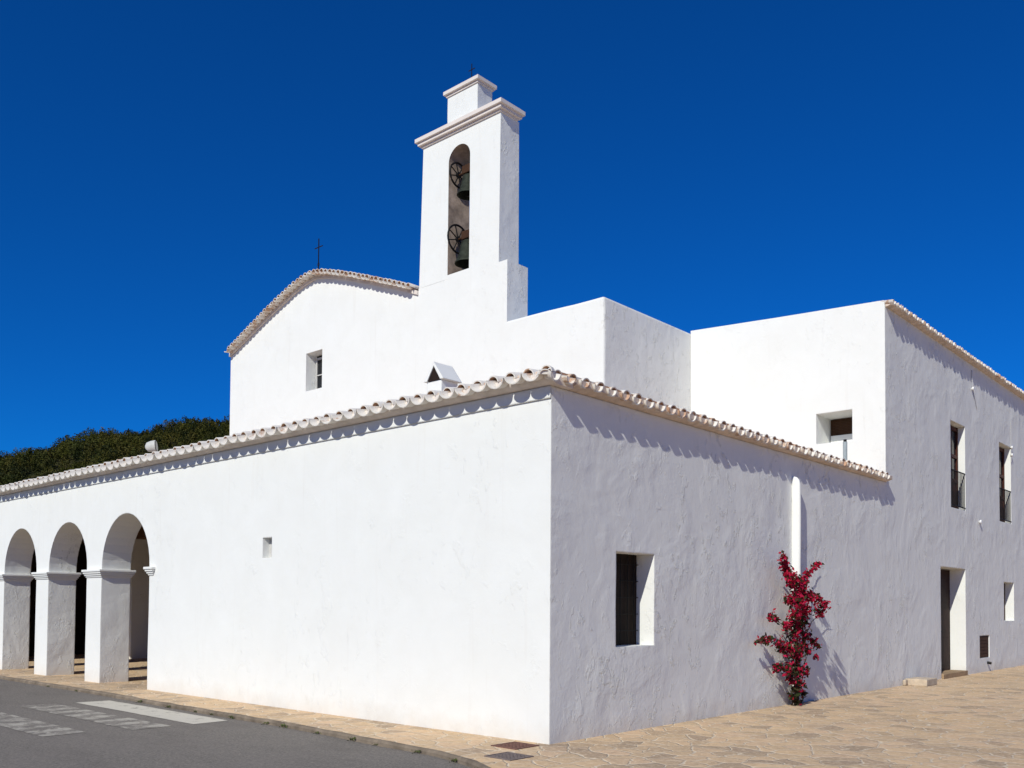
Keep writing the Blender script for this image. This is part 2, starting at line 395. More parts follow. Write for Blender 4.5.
# kerb edging: a worn stone strip against the pavement, its top a little proud
def kerb_strip():
    bm = MB(); n = len(KERB); dense = []
    for a, b in zip(KERB, KERB[1:]):
        k = max(1, int(math.dist(a, b) / 0.35))
        for j in range(k): dense.append((a[0] + (b[0] - a[0]) * j / k, a[1] + (b[1] - a[1]) * j / k))
    rows = []
    for i, p in enumerate(dense):
        q = dense[min(i + 1, len(dense) - 1)]; q0 = dense[max(i - 1, 0)]
        d = Vector((q[0] - q0[0], q[1] - q0[1])).normalized(); nn = Vector((d.y, -d.x))
        h = 0.008 + rng.uniform(-.006, .006); wv = 0.065 + rng.uniform(-.012, .012)
        P = Vector(p)
        a = P + nn * 0.004; b = P + nn * (wv - .02); c = P + nn * wv
        rows.append([bm.verts.new((a.x, a.y, -0.2)), bm.verts.new((a.x, a.y, h)), bm.verts.new((b.x, b.y, h - .004)), bm.verts.new((c.x, c.y, h - .028)), bm.verts.new((c.x, c.y, -0.2))])
    for r0, r1 in zip(rows, rows[1:]):
        for j in range(4): bm.faces.new((r0[j], r1[j], r1[j + 1], r0[j + 1]))
    bmesh.ops.recalc_face_normals(bm, faces=bm.faces[:]); return bm
M['kerb'] = plain('kerb_stone', (0.20, 0.16, 0.12), 0.9, 0.4, 3.5, 0.008)
structure(obj('kerb', kerb_strip(), M['kerb']))
# zebra crossing stripes
for (x0, x1, ya, yb, mt) in ((-9.15, -5.10, -1.17, -1.74, 'paint'), (-9.25, -5.1, -2.05, -2.62, 'paint_worn'), (-9.0, -5.3, -3.15, -3.72, 'paint_worn'), (-9.0, -5.3, -4.3, -4.85, 'paint_worn')):
    bm = MB(); pl_ = jitter_poly([(x0, yb), (x1, yb - .05), (x1 - .03, ya - .05), (x0 + .05, ya)], 0.2, 0.008)
    bm.faces.new([bm.verts.new((x, y, ROADZ + .004)) for x, y in pl_])
    structure(obj('zebra_stripe', bm, M[mt]))

# wooded hill behind the church
def pxdir(px):                # world azimuth for a column of the view, only used to size the hill
    c = r2 * ((px - 512) / F) + fwd; return math.atan2(c.y, c.x)
SIL = [(-700, 478), (-300, 474), (0, 463), (40, 460), (75, 450), (100, 440), (115, 441), (160, 438), (200, 432), (235, 425), (300, 412), (420, 405), (560, 420), (800, 470), (1100, 520)]
az = [pxdir(p) for p, _ in SIL]
elev = []
for p, y in SIL:
    c = r2 * ((p - 512) / F) + u2 * (-(y - PY) / F) + fwd; elev.append(c.z / math.hypot(c.x, c.y))
order = np.argsort(az); AZ = np.array(az)[order]; EL = np.array(elev)[order]
RIDGE = 265.0
def hill_h(a, r):
    e = np.interp(a, AZ, EL) - .0075; top = e * RIDGE + CAM.z
    t = np.clip((r - 95) / (RIDGE - 95), 0, 1); s = t * t * (3 - 2 * t)
    b = np.clip((r - RIDGE) / 220, 0, 1); s = s * (1 - b * b * (3 - 2 * b))
    return top * s * (1 + 0.02 * np.sin(a * 60 + r * .05)) - 0.3
bm = MB(); A = np.linspace(AZ[0], AZ[-1], 120); RR = np.concatenate([np.linspace(95, RIDGE, 26), np.linspace(RIDGE + 15, 485, 14)])
g = [[bm.verts.new((CAM.x + r * math.cos(a), CAM.y + r * math.sin(a), float(hill_h(a, r)) + float(rng.uniform(-.3, .3)))) for r in RR] for a in A]
for i in range(len(A) - 1):
    for j in range(len(RR) - 1): bm.faces.new((g[i][j], g[i + 1][j], g[i + 1][j + 1], g[i][j + 1]))
bmesh.ops.recalc_face_normals(bm, faces=bm.faces[:])
structure(obj('hill', bm, M['hill'], smooth=180))

def leaf_cloud(name, centers, normals_jit, size, mat, parent=None, tints=None, loc=None):
    n = len(centers); a = nrng.normal(size=(n, 3)); a /= np.linalg.norm(a, axis=1)[:, None]
    b = nrng.normal(size=(n, 3)); b -= (b * a).sum(1)[:, None] * a; b /= np.linalg.norm(b, axis=1)[:, None]
    s = size[:, None] if hasattr(size, '__len__') else size
    base = np.array(loc) if loc is not None else (np.array(WL[parent]) if parent else np.zeros(3))
    c = centers - base; nn = np.cross(a, b)
    v = np.stack([c - a * s, c + b * s * .55 + nn * s * .15, c + a * s, c - b * s * .55 + nn * s * .15], 1).reshape(-1, 3)
    me = bpy.data.meshes.new(name); me.vertices.add(4 * n); me.vertices.foreach_set('co', v.ravel())
    me.loops.add(4 * n); me.polygons.add(n); me.loops.foreach_set('vertex_index', np.arange(4 * n)); me.polygons.foreach_set('loop_start', np.arange(0, 4 * n, 4))
    me.update(calc_edges=True); me.validate()
    at = me.attributes.new('tint', 'FLOAT', 'FACE'); at.data.foreach_set('value', (tints if tints is not None else nrng.random(n)).astype(np.float32))
    me.materials.append(mat); o = bpy.data.objects.new(name, me); return link(o, parent, base)
# forest: pines all over the visible shoulder of the hill
cs, sz, tn = [], [], []
amin, amax = pxdir(330), pxdir(-150); lo_a, hi_a = min(amin, amax), max(amin, amax)
for i in range(2000):
    a = rng.uniform(lo_a, hi_a); r = rng.uniform(165, 280) if rng.random() < .75 else rng.uniform(225, 275)
    h = float(hill_h(a, r)); H = rng.choice([1.9, 2.3, 2.7, 3.1, 3.9]) * rng.uniform(.85, 1.15); wd = H * rng.uniform(.36, .52)
    k = int(90 + 40 * H); t = nrng.random(k) ** .8
    cl = nrng.integers(0, 7, k); cc = nrng.normal(size=(7, 3)) * .55; off = cc[cl] + nrng.normal(size=(k, 3)) * .27
    prof = np.sin(np.clip(t * .85 + .15, 0, 1) * math.pi) ** .6
    x = CAM.x + r * math.cos(a) + off[:, 0] * wd * prof; y = CAM.y + r * math.sin(a) + off[:, 1] * wd * prof; z = h + H * (.15 + .85 * t) + off[:, 2] * .4
    cs.append(np.stack([x, y, z], 1)); sz.append(nrng.uniform(.11, .25, k)); tn.append(np.clip(nrng.normal(rng.choice([-.1, .0, .1, .25, .5]), .08, k), 0, 1))
fo = leaf_cloud('forest', np.concatenate(cs), None, np.concatenate(sz), M['pine'], tints=np.concatenate(tn)); fo['kind'] = 'stuff'
fo['label'] = 'dark green pine wood covering the far hillside'; fo['category'] = 'forest'

# ------------------------------------------------------------------ porch building (low wing round the corner)
XW = -24.0
porch = thing('porch_building', 'low white porch wing with round arches, a blank front and wavy tiled eaves', 'building', (0, 0, 0))
front = prism(rect(XW, -.3, 0, 4.34), 'y', 0, 0.62)
side = prism(rect(0.3, -.3, 11.12, 4.34), 'x', -0.5, 0.0)
wall = to_bm(boolean(front, [side], 'UNION'))
inner = prism(rect(0.4, -.3, 7.5, 4.34), 'x', -9.95, -9.55); west = prism(rect(0.4, -.3, 7.5, 4.34), 'x', XW, XW + .4)
wall = to_bm(boolean(wall, [inner, west], 'UNION'))
ARCH = [(-12.15, -10.08), (-14.87, -12.86), (-17.57, -15.57), (-20.28, -18.28)]
cut = [prism(jitter_poly(arch_poly(a, b, -.5, 2.40, 1.08 if i == 0 else 1.05), .4, .006), 'y', -.5, 1.2) for i, (a, b) in enumerate(ARCH)]
cut.append(prism(jitter_poly(rect(-6.18, 2.43, -5.92, 2.76), .1, .006), 'y', -.5, .16))
cut.append(prism(jitter_poly(rect(1.36, 1.13, 2.27, 2.39), .25, .006), 'x', -.8, .5))
obj('wall', boolean(wall, cut), M['stucco'], porch)
# frieze above the string line, a finger proud of the wall, and the brick course under the tiles
obj('frieze', boxes((XW, -.022, 4.19, .0, -.002, 4.34), ), M['stucco'], porch)
def soffit(poly, axis, a, b):
    return prism(poly, axis, a, b)
sof = prism([(-.002, 4.345), (-.06, 4.352), (-.115, 4.385), (-.14, 4.43), (-.14, 4.475), (.3, 4.475), (.3, 4.345)], 'x', XW, .10)
obj('cornice', sof, M['verge'], porch, smooth=35)
obj('cornice', prism([(.002, 4.345), (.05, 4.352), (.10, 4.37), (.145, 4.39), (.145, 4.455), (-.2, 4.455), (-.2, 4.345)], 'y', .302, 11.1), M['soffit'], porch, smooth=35)
# roof
S = .20
bm = MB()
def rz(d): return 4.50 + S * d
A_ = [(XW, -.1, rz(.1)), (.06, -.1, rz(.1)), (-7.54, 7.5, rz(7.7)), (XW, 7.5, rz(7.7))]
B_ = [(.06, -.1, rz(.1)), (.06, 11.08, rz(.1)), (-4.72, 11.08, rz(4.88)), (-4.72, 7.5, rz(4.88)), (-7.54, 7.5, rz(7.7))]
for P_ in (A_, B_):
    t_ = [bm.verts.new(p) for p in P_]; b_ = [bm.verts.new((p[0], p[1], p[2] - .1)) for p in P_]
    bm.faces.new(t_); bm.faces.new(b_[::-1])
    for i in range(len(t_)): bm.faces.new((t_[i], b_[i], b_[(i + 1) % len(t_)], t_[(i + 1) % len(t_)]))
bmesh.ops.recalc_face_normals(bm, faces=bm.faces[:])
roof = obj('roof', bm, M['tile_mixed'], porch)
obj('eave_tiles', eave_tiles([(XW, -.28, 4.475), (.14, -.28, 4.475)], (0, -1, 0), S, cut=(.16, -.28, 4.475)), M['tile_white'], roof, smooth=40)
obj('eave_tiles', eave_tiles([(.19, -.20, 4.45), (.19, 11.02, 4.44)], (1, 0, 0), S, rp=.098, rc=.088, dp=1.0, setback=.10, cut=(.19, -.28, 4.45)), M['tile_mixed'], roof, smooth=40)
# hip tiles from the corner inwards
bm = MB(); lay = bm.faces.layers.float.new('tint'); u = Vector((-1, 1, S * 1.0)).normalized(); s = Vector((1, 1, 0)).normalized()
for i in range(22):
    n = u.cross(s); n = n if n.z > 0 else -n
    shell(bm, lay, Vector((.10, -.24, 4.42)) + u * (i * .36), u, s, n, .46, .085 + rng.uniform(-.008, .008), .10, 1, depth=.8, tint=rng.random())
n = u.cross(s); n = n if n.z > 0 else -n
pl_ = [Vector((.10, -.24, 4.42)) + u * .02 + s * (.080 * math.cos(a_)) + n * (.062 * math.sin(a_)) for a_ in [math.pi * j / 9 for j in range(10)]]
f_ = bm.faces.new([bm.verts.new(q) for q in pl_]); f_[lay] = 1.0
bmesh.ops.recalc_face_normals(bm, faces=bm.faces[:]); obj('hip_tiles', bm, M['tile_white'], roof, smooth=40)
# courses of cover tiles just behind the eaves, seen over the edge
for k in (1, 2):
    d = .40 * k
    obj('tile_course', eave_tiles([(XW, -.28 + d, 4.475 + S * d + .012), (-.02 - d, -.28 + d, 4.475 + S * d + .012)], (0, -1, 0), S, jit=.7), M['tile_white'], roof, smooth=40)
# small gabled vent on the roof: two leaning slabs on a low box
ve = boxes((-3.26, .96, 4.70, -2.94, 1.30, 5.075))
vent = obj('roof_vent', ve, M['stucco_smooth'], roof)
bm = MB()
merge(bm, prism([(-3.305, 5.078), (-3.235, 5.078), (-3.09, 5.30), (-2.945, 5.078), (-2.875, 5.078), (-3.09, 5.365)], 'y', .93, 1.33))
obj('vent_hood', bm, M['stucco_smooth'], vent)
obj('vent_opening_shade', prism([(-3.225, 5.079), (-2.955, 5.079), (-3.09, 5.292)], 'y', .942, 1.3), M['dark_wood_and_shade'], vent)  # solid dark plug, its colour painting in the shade of the hollow
# grey flue standing on the roof near the house
bm = MB(); tube(bm, [(-.66, 10.6, 4.6), (-.66, 10.6, 5.20)], .045, 14); fl = obj('flue_pipe', bm, M['grey_pipe'], roof, smooth=40)
bm = MB(); tube(bm, [(-.66, 10.6, 5.202), (-.66, 10.6, 5.25)], .034, 14); obj('flue_mouth', bm, M['iron'], fl, smooth=40)
# imposts of the arches: moulded slabs round each pier
def impost(x0, x1, y0=-.0, y1=.62):
    bm = MB()
    for (p, za, zb) in ((.02, 2.205, 2.24), (.042, 2.2402, 2.28), (.065, 2.2802, 2.32), (.085, 2.3202, 2.37)):
        merge(bm, box(x0 - p, y0 - p, za, x1 + p, y1 + p, zb, .008))
    return bm
obj('impost', impost(-10.08, -9.92), M['stucco_smooth'], porch)
for (a, b), (c, d) in zip(ARCH, ARCH[1:]): obj('impost', impost(d, a), M['stucco_smooth'], porch)
obj('impost', impost(-20.62, -20.28), M['stucco_smooth'], porch)
# inside the porch
obj('back_wall', box(XW + .002, 7.502, -.3, -19.853, 7.9, 5.9), M['stucco_smooth'], porch)
for x in (-20.33, -15.2):
    pb = to_bm(boolean(box(x - .33, 4.42, -.1, x + .33, 5.02, 3.62), []))
    obj('pillar', pb, M['stucco'], porch)
obj('beam', box(XW + .41, 4.40, 3.623, -9.96, 5.04, 3.95), M['ceiling'], porch)
obj('porch_shade_screen', boxes(*[(XW + .41, .64 + .49 * i, .0, XW + .46 + .01 * (i % 2), .64 + .49 * i + .483, 4.2) for i in range(14)]), M['dark_wood_and_shade'], porch)  # added near-black sheet: paints in the unlit depth at the porch end
obj('ceiling', box(XW + .42, .64, 4.22, -9.97, 7.48, 4.26), M['ceiling'], porch)
# niche board and side window
obj('niche_board', box(-6.20, .13, 2.40, -5.90, .158, 2.79), M['cement'], porch)
win = obj('window', boxes((-.335, 1.30, 1.08, -.295, 2.33, 2.44)), M['dark_wood_and_shade'], porch)
g_ = MB()
for y in (1.50, 1.67, 1.84, 2.01, 2.16): tube(g_, [(-.27, y, 1.10), (-.27, y, 2.42)], .007, 6)
for z in (1.33, 1.56, 1.79, 2.02, 2.25): tube(g_, [(-.27, 1.33, z), (-.27, 2.30, z)], .006, 6)
obj('grille', g_, M['iron'], win)
# plastered downpipe on the side wall
bm = MB(); rings = []
for z, k_, dx in ((-.02, 1, 0), (1.2, 1.03, .004), (2.4, .98, -.003), (3.3, 1.0, .003), (3.82, .97, 0), (3.90, .86, -.012), (3.945, .62, -.035), (3.965, .25, -.06)):
    rings.append([bm.verts.new((.070 + dx + .080 * k_ * math.copysign(abs(math.cos(t)) ** .75, math.cos(t)), 6.64 + .045 * k_ * math.copysign(abs(math.sin(t)) ** .75, math.sin(t)), z)) for t in [2 * math.pi * j / 20 for j in range(20)]])
for r0, r1 in zip(rings, rings[1:]):
    for j in range(20): bm.faces.new((r0[j], r0[(j + 1) % 20], r1[(j + 1) % 20], r1[j]))
bm.faces.new(rings[-1]); bmesh.ops.recalc_face_normals(bm, faces=bm.faces[:])
obj('downpipe', bm, M['stucco_smooth'], porch, smooth=60)

# ------------------------------------------------------------------ church nave
YN = 7.52
nave = thing('church_nave', 'tall white gabled church front with one small window and pale tiled verge', 'church', (-12.3, YN, 0))
gable = [(-19.85, 0), (-10.74, 0), (-10.74, 9.73), (-11.4, 9.99), (-12.31, 10.32), (-13.4, 10.71), (-14.2, 10.97), (-14.75, 11.12), (-15.2, 11.20), (-15.7, 11.14), (-16.3, 10.99), (-17.4, 10.62), (-19.85, 9.70)]
nb = prism([(x, z + .07 if z > 1 else z) for x, z in gable], 'y', YN, 30.0)
# splayed window recess
def splay(x0, z0, x1, z1, y0, y1, i):
    bm = MB(); a = [bm.verts.new((x, y0, z)) for x, z in rect(x0, z0, x1, z1)]; b = [bm.verts.new((x, y1, z)) for x, z in rect(x0 + i, z0 + i * .4, x1 - i, z1 - i)]
    bm.faces.new(a); bm.faces.new(b[::-1])
    for k in range(4): bm.faces.new((a[k], b[k], b[(k + 1) % 4], a[(k + 1) % 4]))
    bmesh.ops.recalc_face_normals(bm, faces=bm.faces[:]); return bm
obj('wall', boolean(nb, [splay(-15.68, 8.0, -14.88, 9.14, YN - .04, YN + .37, .03)]), M['stucco_far'], nave)
wn = obj('window', box(-15.60, YN + .34, 8.0, -14.92, YN + .365, 9.10), M['glass'], nave)
f_ = boxes((-15.60, YN + .30, 8.02, -15.55, YN + .338, 9.05), (-15.00, YN + .30, 8.02, -14.96, YN + .338, 9.05), (-15.55, YN + .30, 8.98, -15.0, YN + .338, 9.04), (-15.30, YN + .305, 8.03, -15.26, YN + .335, 8.98), (-15.55, YN + .305, 8.50, -15.0, YN + .335, 8.53))
obj('window_frame', f_, M['cement'], wn)
rp_ = gable[2:]
path = [Vector((-19.78, YN - .28, 9.92))] + [Vector((x, YN - .28, z + .22)) for x, z in rp_[::-1][1:]]
path = [p for p in path if p.x < -10.70]
# brick course under the verge
bm = MB(); rows = []
pts_v = [(-19.88, 9.74)] + [(x, z + .03) for x, z in rp_[::-1] if x > -19.8 and x <= -10.74]
poly = [(x, z + .04) for x, z in pts_v] + [(x, z + .15) for x, z in pts_v[::-1]]
vb = obj('verge_course', prism(poly, 'y', YN - .05, YN + .3), M['verge'], nave)
roofn = MB(); th = .12
pl2 = [(x, z + .185) for x, z in [(-19.95, 9.72)] + rp_[::-1][1:-1]]; 
poly = pl2 + [(x, z + th) for x, z in pl2[::-1]]
roofn = obj('roof', prism(poly, 'y', YN + .02, 30.2), M['tile_verge'], nave)
obj('verge_tiles', eave_tiles(path, (0, -1, 0), .05, pitch=.20, L=.5, jit=.7, rp=.105, rc=.088, dp=.72, setback=.06), M['tile_verge'], roofn, smooth=40)
obj('ridge_tile', eave_tiles([(-15.30, YN - .22, 11.47), (-15.10, YN - .22, 11.47)], (0, -1, 0), .05, pitch=.2, L=.4, rp=.05, rc=.10), M['tile_verge'], roofn, smooth=40)

def cross(name, label, x, y, z, h, wd, t):
    c = thing(name, label, 'cross', (x, y, z))
    obj('upright', box(x - t, y - t, z, x + t, y + t, z + h), M['iron'], c)
    b = MB(); zz = z + h * .76
    merge(b, box(x - wd, y - t * .8, zz - t, x - t - .001, y + t * .8, zz + t)); merge(b, box(x + t + .001, y - t * .8, zz - t, x + wd, y + t * .8, zz + t))
    obj('arm', b, M['iron'], c)
    b = MB(); ring(b, (x, y, z + h * .28), (1, 0, 0), (0, 0, 1), wd * .28, t * .6, 14); obj('scroll', b, M['iron'], c)
cross('iron_cross', 'thin dark iron cross standing on the peak of the tiled gable', -15.2, YN + .05, 11.42, 1.08, .19, .011)
cross('iron_cross', 'tiny thin iron cross on top of the bell tower', -9.15, YN + .3, 14.852, .64, .11, .008)

# ------------------------------------------------------------------ side chapel (blank block right of the tower)
chapel = thing('side_chapel', 'blank white flat topped block between bell tower and taller house', 'building', (-6.1, YN, 0))
top = jitter_poly([(-7.60, 0), (-4.735, 0), (-4.735, 8.45), (-7.60, 8.48)], .4, .010, keep=(0, 1, 3))
cb_ = prism(top, 'y', YN, 16.0); wl_ = cb_.edges.layers.float.get('bevel_weight_edge') or cb_.edges.layers.float.new('bevel_weight_edge')
for e in cb_.edges:                                         # rounded front edges: the top line and the outer corner
    p0, p1 = e.verts[0].co, e.verts[1].co
    if (p0.y < YN + .01 and p1.y < YN + .01 and min(p0.z, p1.z) > 8) or min(p0.x, p1.x) > -4.76: e[wl_] = 1.0
soften(obj('wall', cb_, M['stucco_far'], chapel), .06)

# ------------------------------------------------------------------ bell tower
tower = thing('bell_tower', 'slender white bell tower with arched opening and stepped cornice', 'bell tower', (-9.2, YN, 8.4))
yb = YN
obj('tower_base', prism(jitter_poly([(-10.74, 5), (-7.60, 5), (-7.60, 9.97), (-10.74, 9.97)], .4, .006, keep=(0, 1, 3)), 'y', yb, 8.27), M['stucco_far'], tower)
def loft(pa, ya, pb, yb_):
    bm = MB(); a = [bm.verts.new((x, ya, z)) for x, z in pa]; b = [bm.verts.new((x, yb_, z)) for x, z in pb]; n = len(a)
    bm.faces.new(a); bm.faces.new(b[::-1])
    for i in range(n): bm.faces.new((a[i], b[i], b[(i + 1) % n], a[(i + 1) % n]))
    bmesh.ops.recalc_face_normals(bm, faces=bm.faces[:]); return bm
sh = MB(); a = [sh.verts.new(v) for v in ((-10.72, yb, 9.9702), (-7.88, yb, 9.9702), (-7.88, 8.24, 9.9702), (-10.72, 8.24, 9.9702))]
b = [sh.verts.new(v) for v in ((-10.62, yb + .01, 13.66), (-7.86, yb + .01, 13.66), (-7.86, 8.20, 13.66), (-10.62, 8.20, 13.66))]
sh.faces.new(a[::-1]); sh.faces.new(b)
for k in range(4): sh.faces.new((a[k], a[(k + 1) % 4], b[(k + 1) % 4], b[k]))
bmesh.ops.recalc_face_normals(sh, faces=sh.faces[:])
ts = obj('tower_shaft', boolean(sh, [loft(arch_poly(-9.66, -8.89, 10.07, 12.96, .37), YN - .02, arch_poly(-9.58, -8.89, 10.07, 12.96, .33), 8.30)]), M['stucco_far'], tower)
M['bare_render'] = plain('bare_mortar', (0.33, 0.26, 0.21), 0.95, 0.4, 4, 0.006)
ts.data.materials.append(M['bare_render'])
for f in ts.data.polygons:                                  # the opening is lined with bare mortar
    c_ = f.center + WL[ts]
    if -9.67 < c_.x < -8.88 and yb + .03 < c_.y < 8.2 and 10 < c_.z < 13.5: f.material_index = 1
def mould(x0, y0, x1, y1, steps):
    bm = MB()
    for p, za, zb in steps: merge(bm, box(x0 - p, y0 - p, za, x1 + p, y1 + p, zb, .006))
    return bm
M['moulding'] = plain('cornice_limewash', (0.74, 0.67, 0.62), 0.9, 0.06, 1.5, 0.0)
obj('cornice', mould(-10.62, yb + .01, -7.87, 8.10, ((.04, 13.662, 13.72), (.11, 13.7203, 13.80), (.165, 13.8003, 13.90))), M['moulding'], tower)
cap = obj('cap', prism(jitter_poly(rect(-9.74, 13.9005, -8.67, 14.70), .3, .006, keep=(0,)), 'y', yb + .03, 8.08), M['stucco'], tower)
obj('cap_cornice', mould(-9.74, yb + .03, -8.67, 8.08, ((.03, 14.702, 14.76), (.085, 14.7603, 14.85))), M['moulding'], cap)

def bell(label, x, y, zm, D, wheel_z, wheel_r):
    """zm = height of the mouth; axle along x between the jambs"""
    b = thing('bell', label, 'bell', (x, y, zm))
    R = D / 2; H = D * .95
    prof = [(R, 0), (R * .97, H * .06), (R * .82, H * .2), (R * .66, H * .42), (R * .57, H * .65), (R * .53, H * .8), (R * .42, H * .92), (R * .2, H * .99), (0.002, H)]
    inn = [(0.002, H * .9), (R * .4, H * .82), (R * .52, H * .6), (R * .72, H * .25), (R * .9, H * .02), (R, 0)]
    bm = lathe(MB(), (x, y, zm), inn + prof[1:]); obj('bell_body', bm, M['bronze'], b, smooth=40)
    zc = wheel_z
    yk = MB(); merge(yk, box(x - .16, y - .08, zm + H + .012, x + .16, y + .08, zm + H + .22, .02)); 
    tube(yk, [(x - .42, y, zc), (x + .24, y, zc)], .026, 8); tube(yk, [(x, y, zm + H - .02), (x, y, zm + H + .05)], .05, 8); obj('yoke', yk, M['brown_wood'], b)
    wx = x - .345; wl = MB(); ring(wl, (wx, y, zc), (0, 1, 0), (0, 0, 1), wheel_r, .026)
    for k in range(4):
        t = math.pi / 4 * k + .3; d = Vector((0, math.cos(t), math.sin(t))) * wheel_r
        tube(wl, [Vector((wx, y, zc)) - d, Vector((wx, y, zc)) + d], .015, 6)
    tube(wl, [(wx - .03, y, zc), (wx + .03, y, zc)], .075, 12)
    obj('wheel', wl, M['iron'], b)
    cl = MB(); tube(cl, [(x, y, zm + H * .85), (x, y, zm + .02)], .014, 6); tube(cl, [(x, y, zm + .03), (x, y, zm - .03)], .035, 8); obj('clapper', cl, M['iron'], b)
bell('upper bronze bell with small iron wheel under the tower arch', -9.16, 7.74, 12.06, .58, 12.68, .31)
bell('lower larger green bronze bell with big iron wheel, at the foot of the opening', -9.16, 7.74, 10.30, .66, 11.02, .36)

# ------------------------------------------------------------------ parish house (taller wing at the right)
Y2, Y3 = 11.12, 31.0
house = thing('parish_house', 'two storey white house with tall balcony windows and a doorway at its foot', 'house', (-2.4, Y2, 0))
hw = prism([(-4.73, -.2), (0, -.2), (0, 8.10), (-.02, 8.235), (-2.4, 8.36), (-4.73, 8.50)], 'y', Y2, Y3)
J = lambda y0, z0, y1, z1: jitter_poly(rect(y0, z0, y1, z1), .3, .006)
cuts = [prism(J(15.53, 4.19, 16.72, 6.36), 'x', -.24, .3), prism(J(19.92, 4.17, 21.17, 6.42), 'x', -.24, .3), prism(J(24.4, 4.17, 25.6, 6.42), 'x', -.24, .3),
        prism(J(14.68, .02, 16.66, 2.69), 'x', -.42, .3), prism(J(17.86, .37, 18.78, .97), 'x', -.05, .3), prism(J(20.28, 1.35, 21.37, 2.46), 'x', -.30, .3),
        splay(-1.52, 5.32, -.71, 5.99, Y2 - .04, Y2 + .80, .01)]
obj('wall', boolean(hw, cuts), M['stucco'], house)
hr = MB(); merge(hr, prism([(-.02, 8.236), (-2.4, 8.362), (-4.73, 8.502), (-4.73, 8.56), (-2.4, 8.43), (-.02, 8.30)], 'y', Y2 + .35, Y3 - .01))
hr = obj('roof', hr, M['tile_mixed'], house)
obj('cornice', prism([(.002, 8.10), (.05, 8.105), (.10, 8.125), (.145, 8.145), (.145, 8.21), (.0022, 8.21)], 'y', Y2 + .03, Y3), M['soffit'], house)
obj('eave_tiles', eave_tiles([(.19, Y2 + .01, 8.205), (.19, Y3 + .1, 8.205)], (1, 0, 0), .12, L=.3, rp=.098, rc=.088, dp=1.0, setback=.10), M['tile_mixed'], hr, smooth=40)
def balcony(y0, z0, y1, z1, rail):
    w_ = obj('balcony_window', boxes((-.235, y0 + .02, z0 + .01, -.205, y1 - .02, z1 - .01)), M['glass'], house)
    fr = []; ym = (y0 + y1) / 2; x0, x1 = -.204, -.165
    for a_, b_ in ((y0 + .015, y0 + .09), (ym - .06, ym + .06), (y1 - .09, y1 - .015)): fr.append((x0, a_, z0 + .01, x1, b_, z1 - .02))
    for z in (z0 + .02, z0 + .72, z0 + 1.35, z1 - .12):
        fr.append((x0, y0 + .091, z, x1 - .004, ym - .061, z + .08)); fr.append((x0, ym + .061, z, x1 - .004, y1 - .091, z + .08))
    for a_, b_ in ((y0 + .092, ym - .062), (ym + .062, y1 - .092)): fr.append((x0, a_, z0 + .101, x0 + .014, b_, z0 + .719))
    obj('frame', boxes(*fr), M['red_wood'], w_)
    r = MB()
    for z in (rail, z0 + .07): tube(r, [(-.012, y0 + .005, z), (-.012, y1 - .005, z)], .016, 6)
    n = 11
    for i in range(n):
        y = y0 + (y1 - y0) * (i + .5) / n; tube(r, [(-.012, y, z0 + .07), (-.012, y, rail)], .0095, 6)
    obj('railing', r, M['iron'], w_)
balcony(15.53, 4.19, 16.72, 6.36, 5.14); balcony(19.92, 4.17, 21.17, 6.42, 5.12); balcony(24.4, 4.17, 25.6, 6.42, 5.12)
dr = boxes((-.415, 14.70, .10, -.375, 15.66, 2.67), (-.415, 15.668, .10, -.375, 16.64, 2.67), *[(-.374, a_, z, -.36, a_ + .7, z + h_) for a_ in (14.83, 15.80) for z, h_ in ((.25, .7), (1.1, .6), (1.85, .65))])
door = obj('door', dr, M['dark_red_wood'], house)
b_ = MB(); tube(b_, [(-.372, 15.74, 1.12), (-.31, 15.74, 1.12), (-.31, 15.86, 1.12)], .012, 6); obj('handle', b_, M['iron'], door)
obj('doorstep', box(-.37, 14.70, 0, .05, 16.62, .115, .012), M['step'], house)
ht = obj('hatch', boxes((-.048, 17.87, .38, -.03, 18.77, .96)), M['brown_wood'], house)
obj('slats', boxes(*[(-.029, 17.90, .40 + .09 * i, -.015, 18.74, .40 + .09 * i + .075) for i in range(6)]), M['brown_wood'], ht)
w2 = obj('window', boxes((-.295, 20.29, 1.36, -.27, 21.36, 2.45)), M['glass'], house)
obj('frame', boxes((-.268, 20.30, 1.37, -.23, 20.37, 2.44), (-.268, 21.28, 1.37, -.23, 21.35, 2.44), (-.268, 20.371, 1.37, -.235, 21.279, 1.44), (-.268, 20.371, 2.37, -.235, 21.279, 2.44), (-.268, 20.79, 1.441, -.24, 20.86, 2.369)), M['brown_wood'], w2)
w3 = obj('window', boxes((-1.50, Y2 + .75, 5.60, -.73, Y2 + .78, 5.97)), M['brown_wood'], house)
obj('slats', boxes(*[(-1.47, Y2 + .725, 5.62 + .035 * i, -.76, Y2 + .748, 5.62 + .035 * i + .027) for i in range(10)]), M['brown_wood'], w3)
obj('sill', box(-1.49, Y2 + .70, 5.345, -.74, Y2 + .78, 5.598, .01), M['stucco_smooth'], w3)
# cables and their insulators along the upper wall
cb = MB(); tube(cb, [(.015, 17.3, 7.95), (.03, 17.3, 7.5), (.012, 17.75, 7.0)], .010, 6); obj('cable', cb, M['cable'], house); cb = MB(); tube(cb, [(.018, 21.15, 7.2), (.018, 21.15, 6.0)], .012, 6)
obj('cable', cb, M['cable'], house)
for y, z in ((17.32, 7.46), (21.15, 6.42), (21.15, 6.2), (17.9, 4.0)):
    i_ = MB(); tube(i_, [(.0, y, z), (.03, y, z), (.07, y, z)], [.02, .05, .045], 10); obj('insulator', i_, M['porcelain'], house, smooth=40)
sp = MB(); tube(sp, [(0, 18.55, .24), (.10, 18.55, .22)], .035, 8); obj('spout', sp, M['iron'], house)

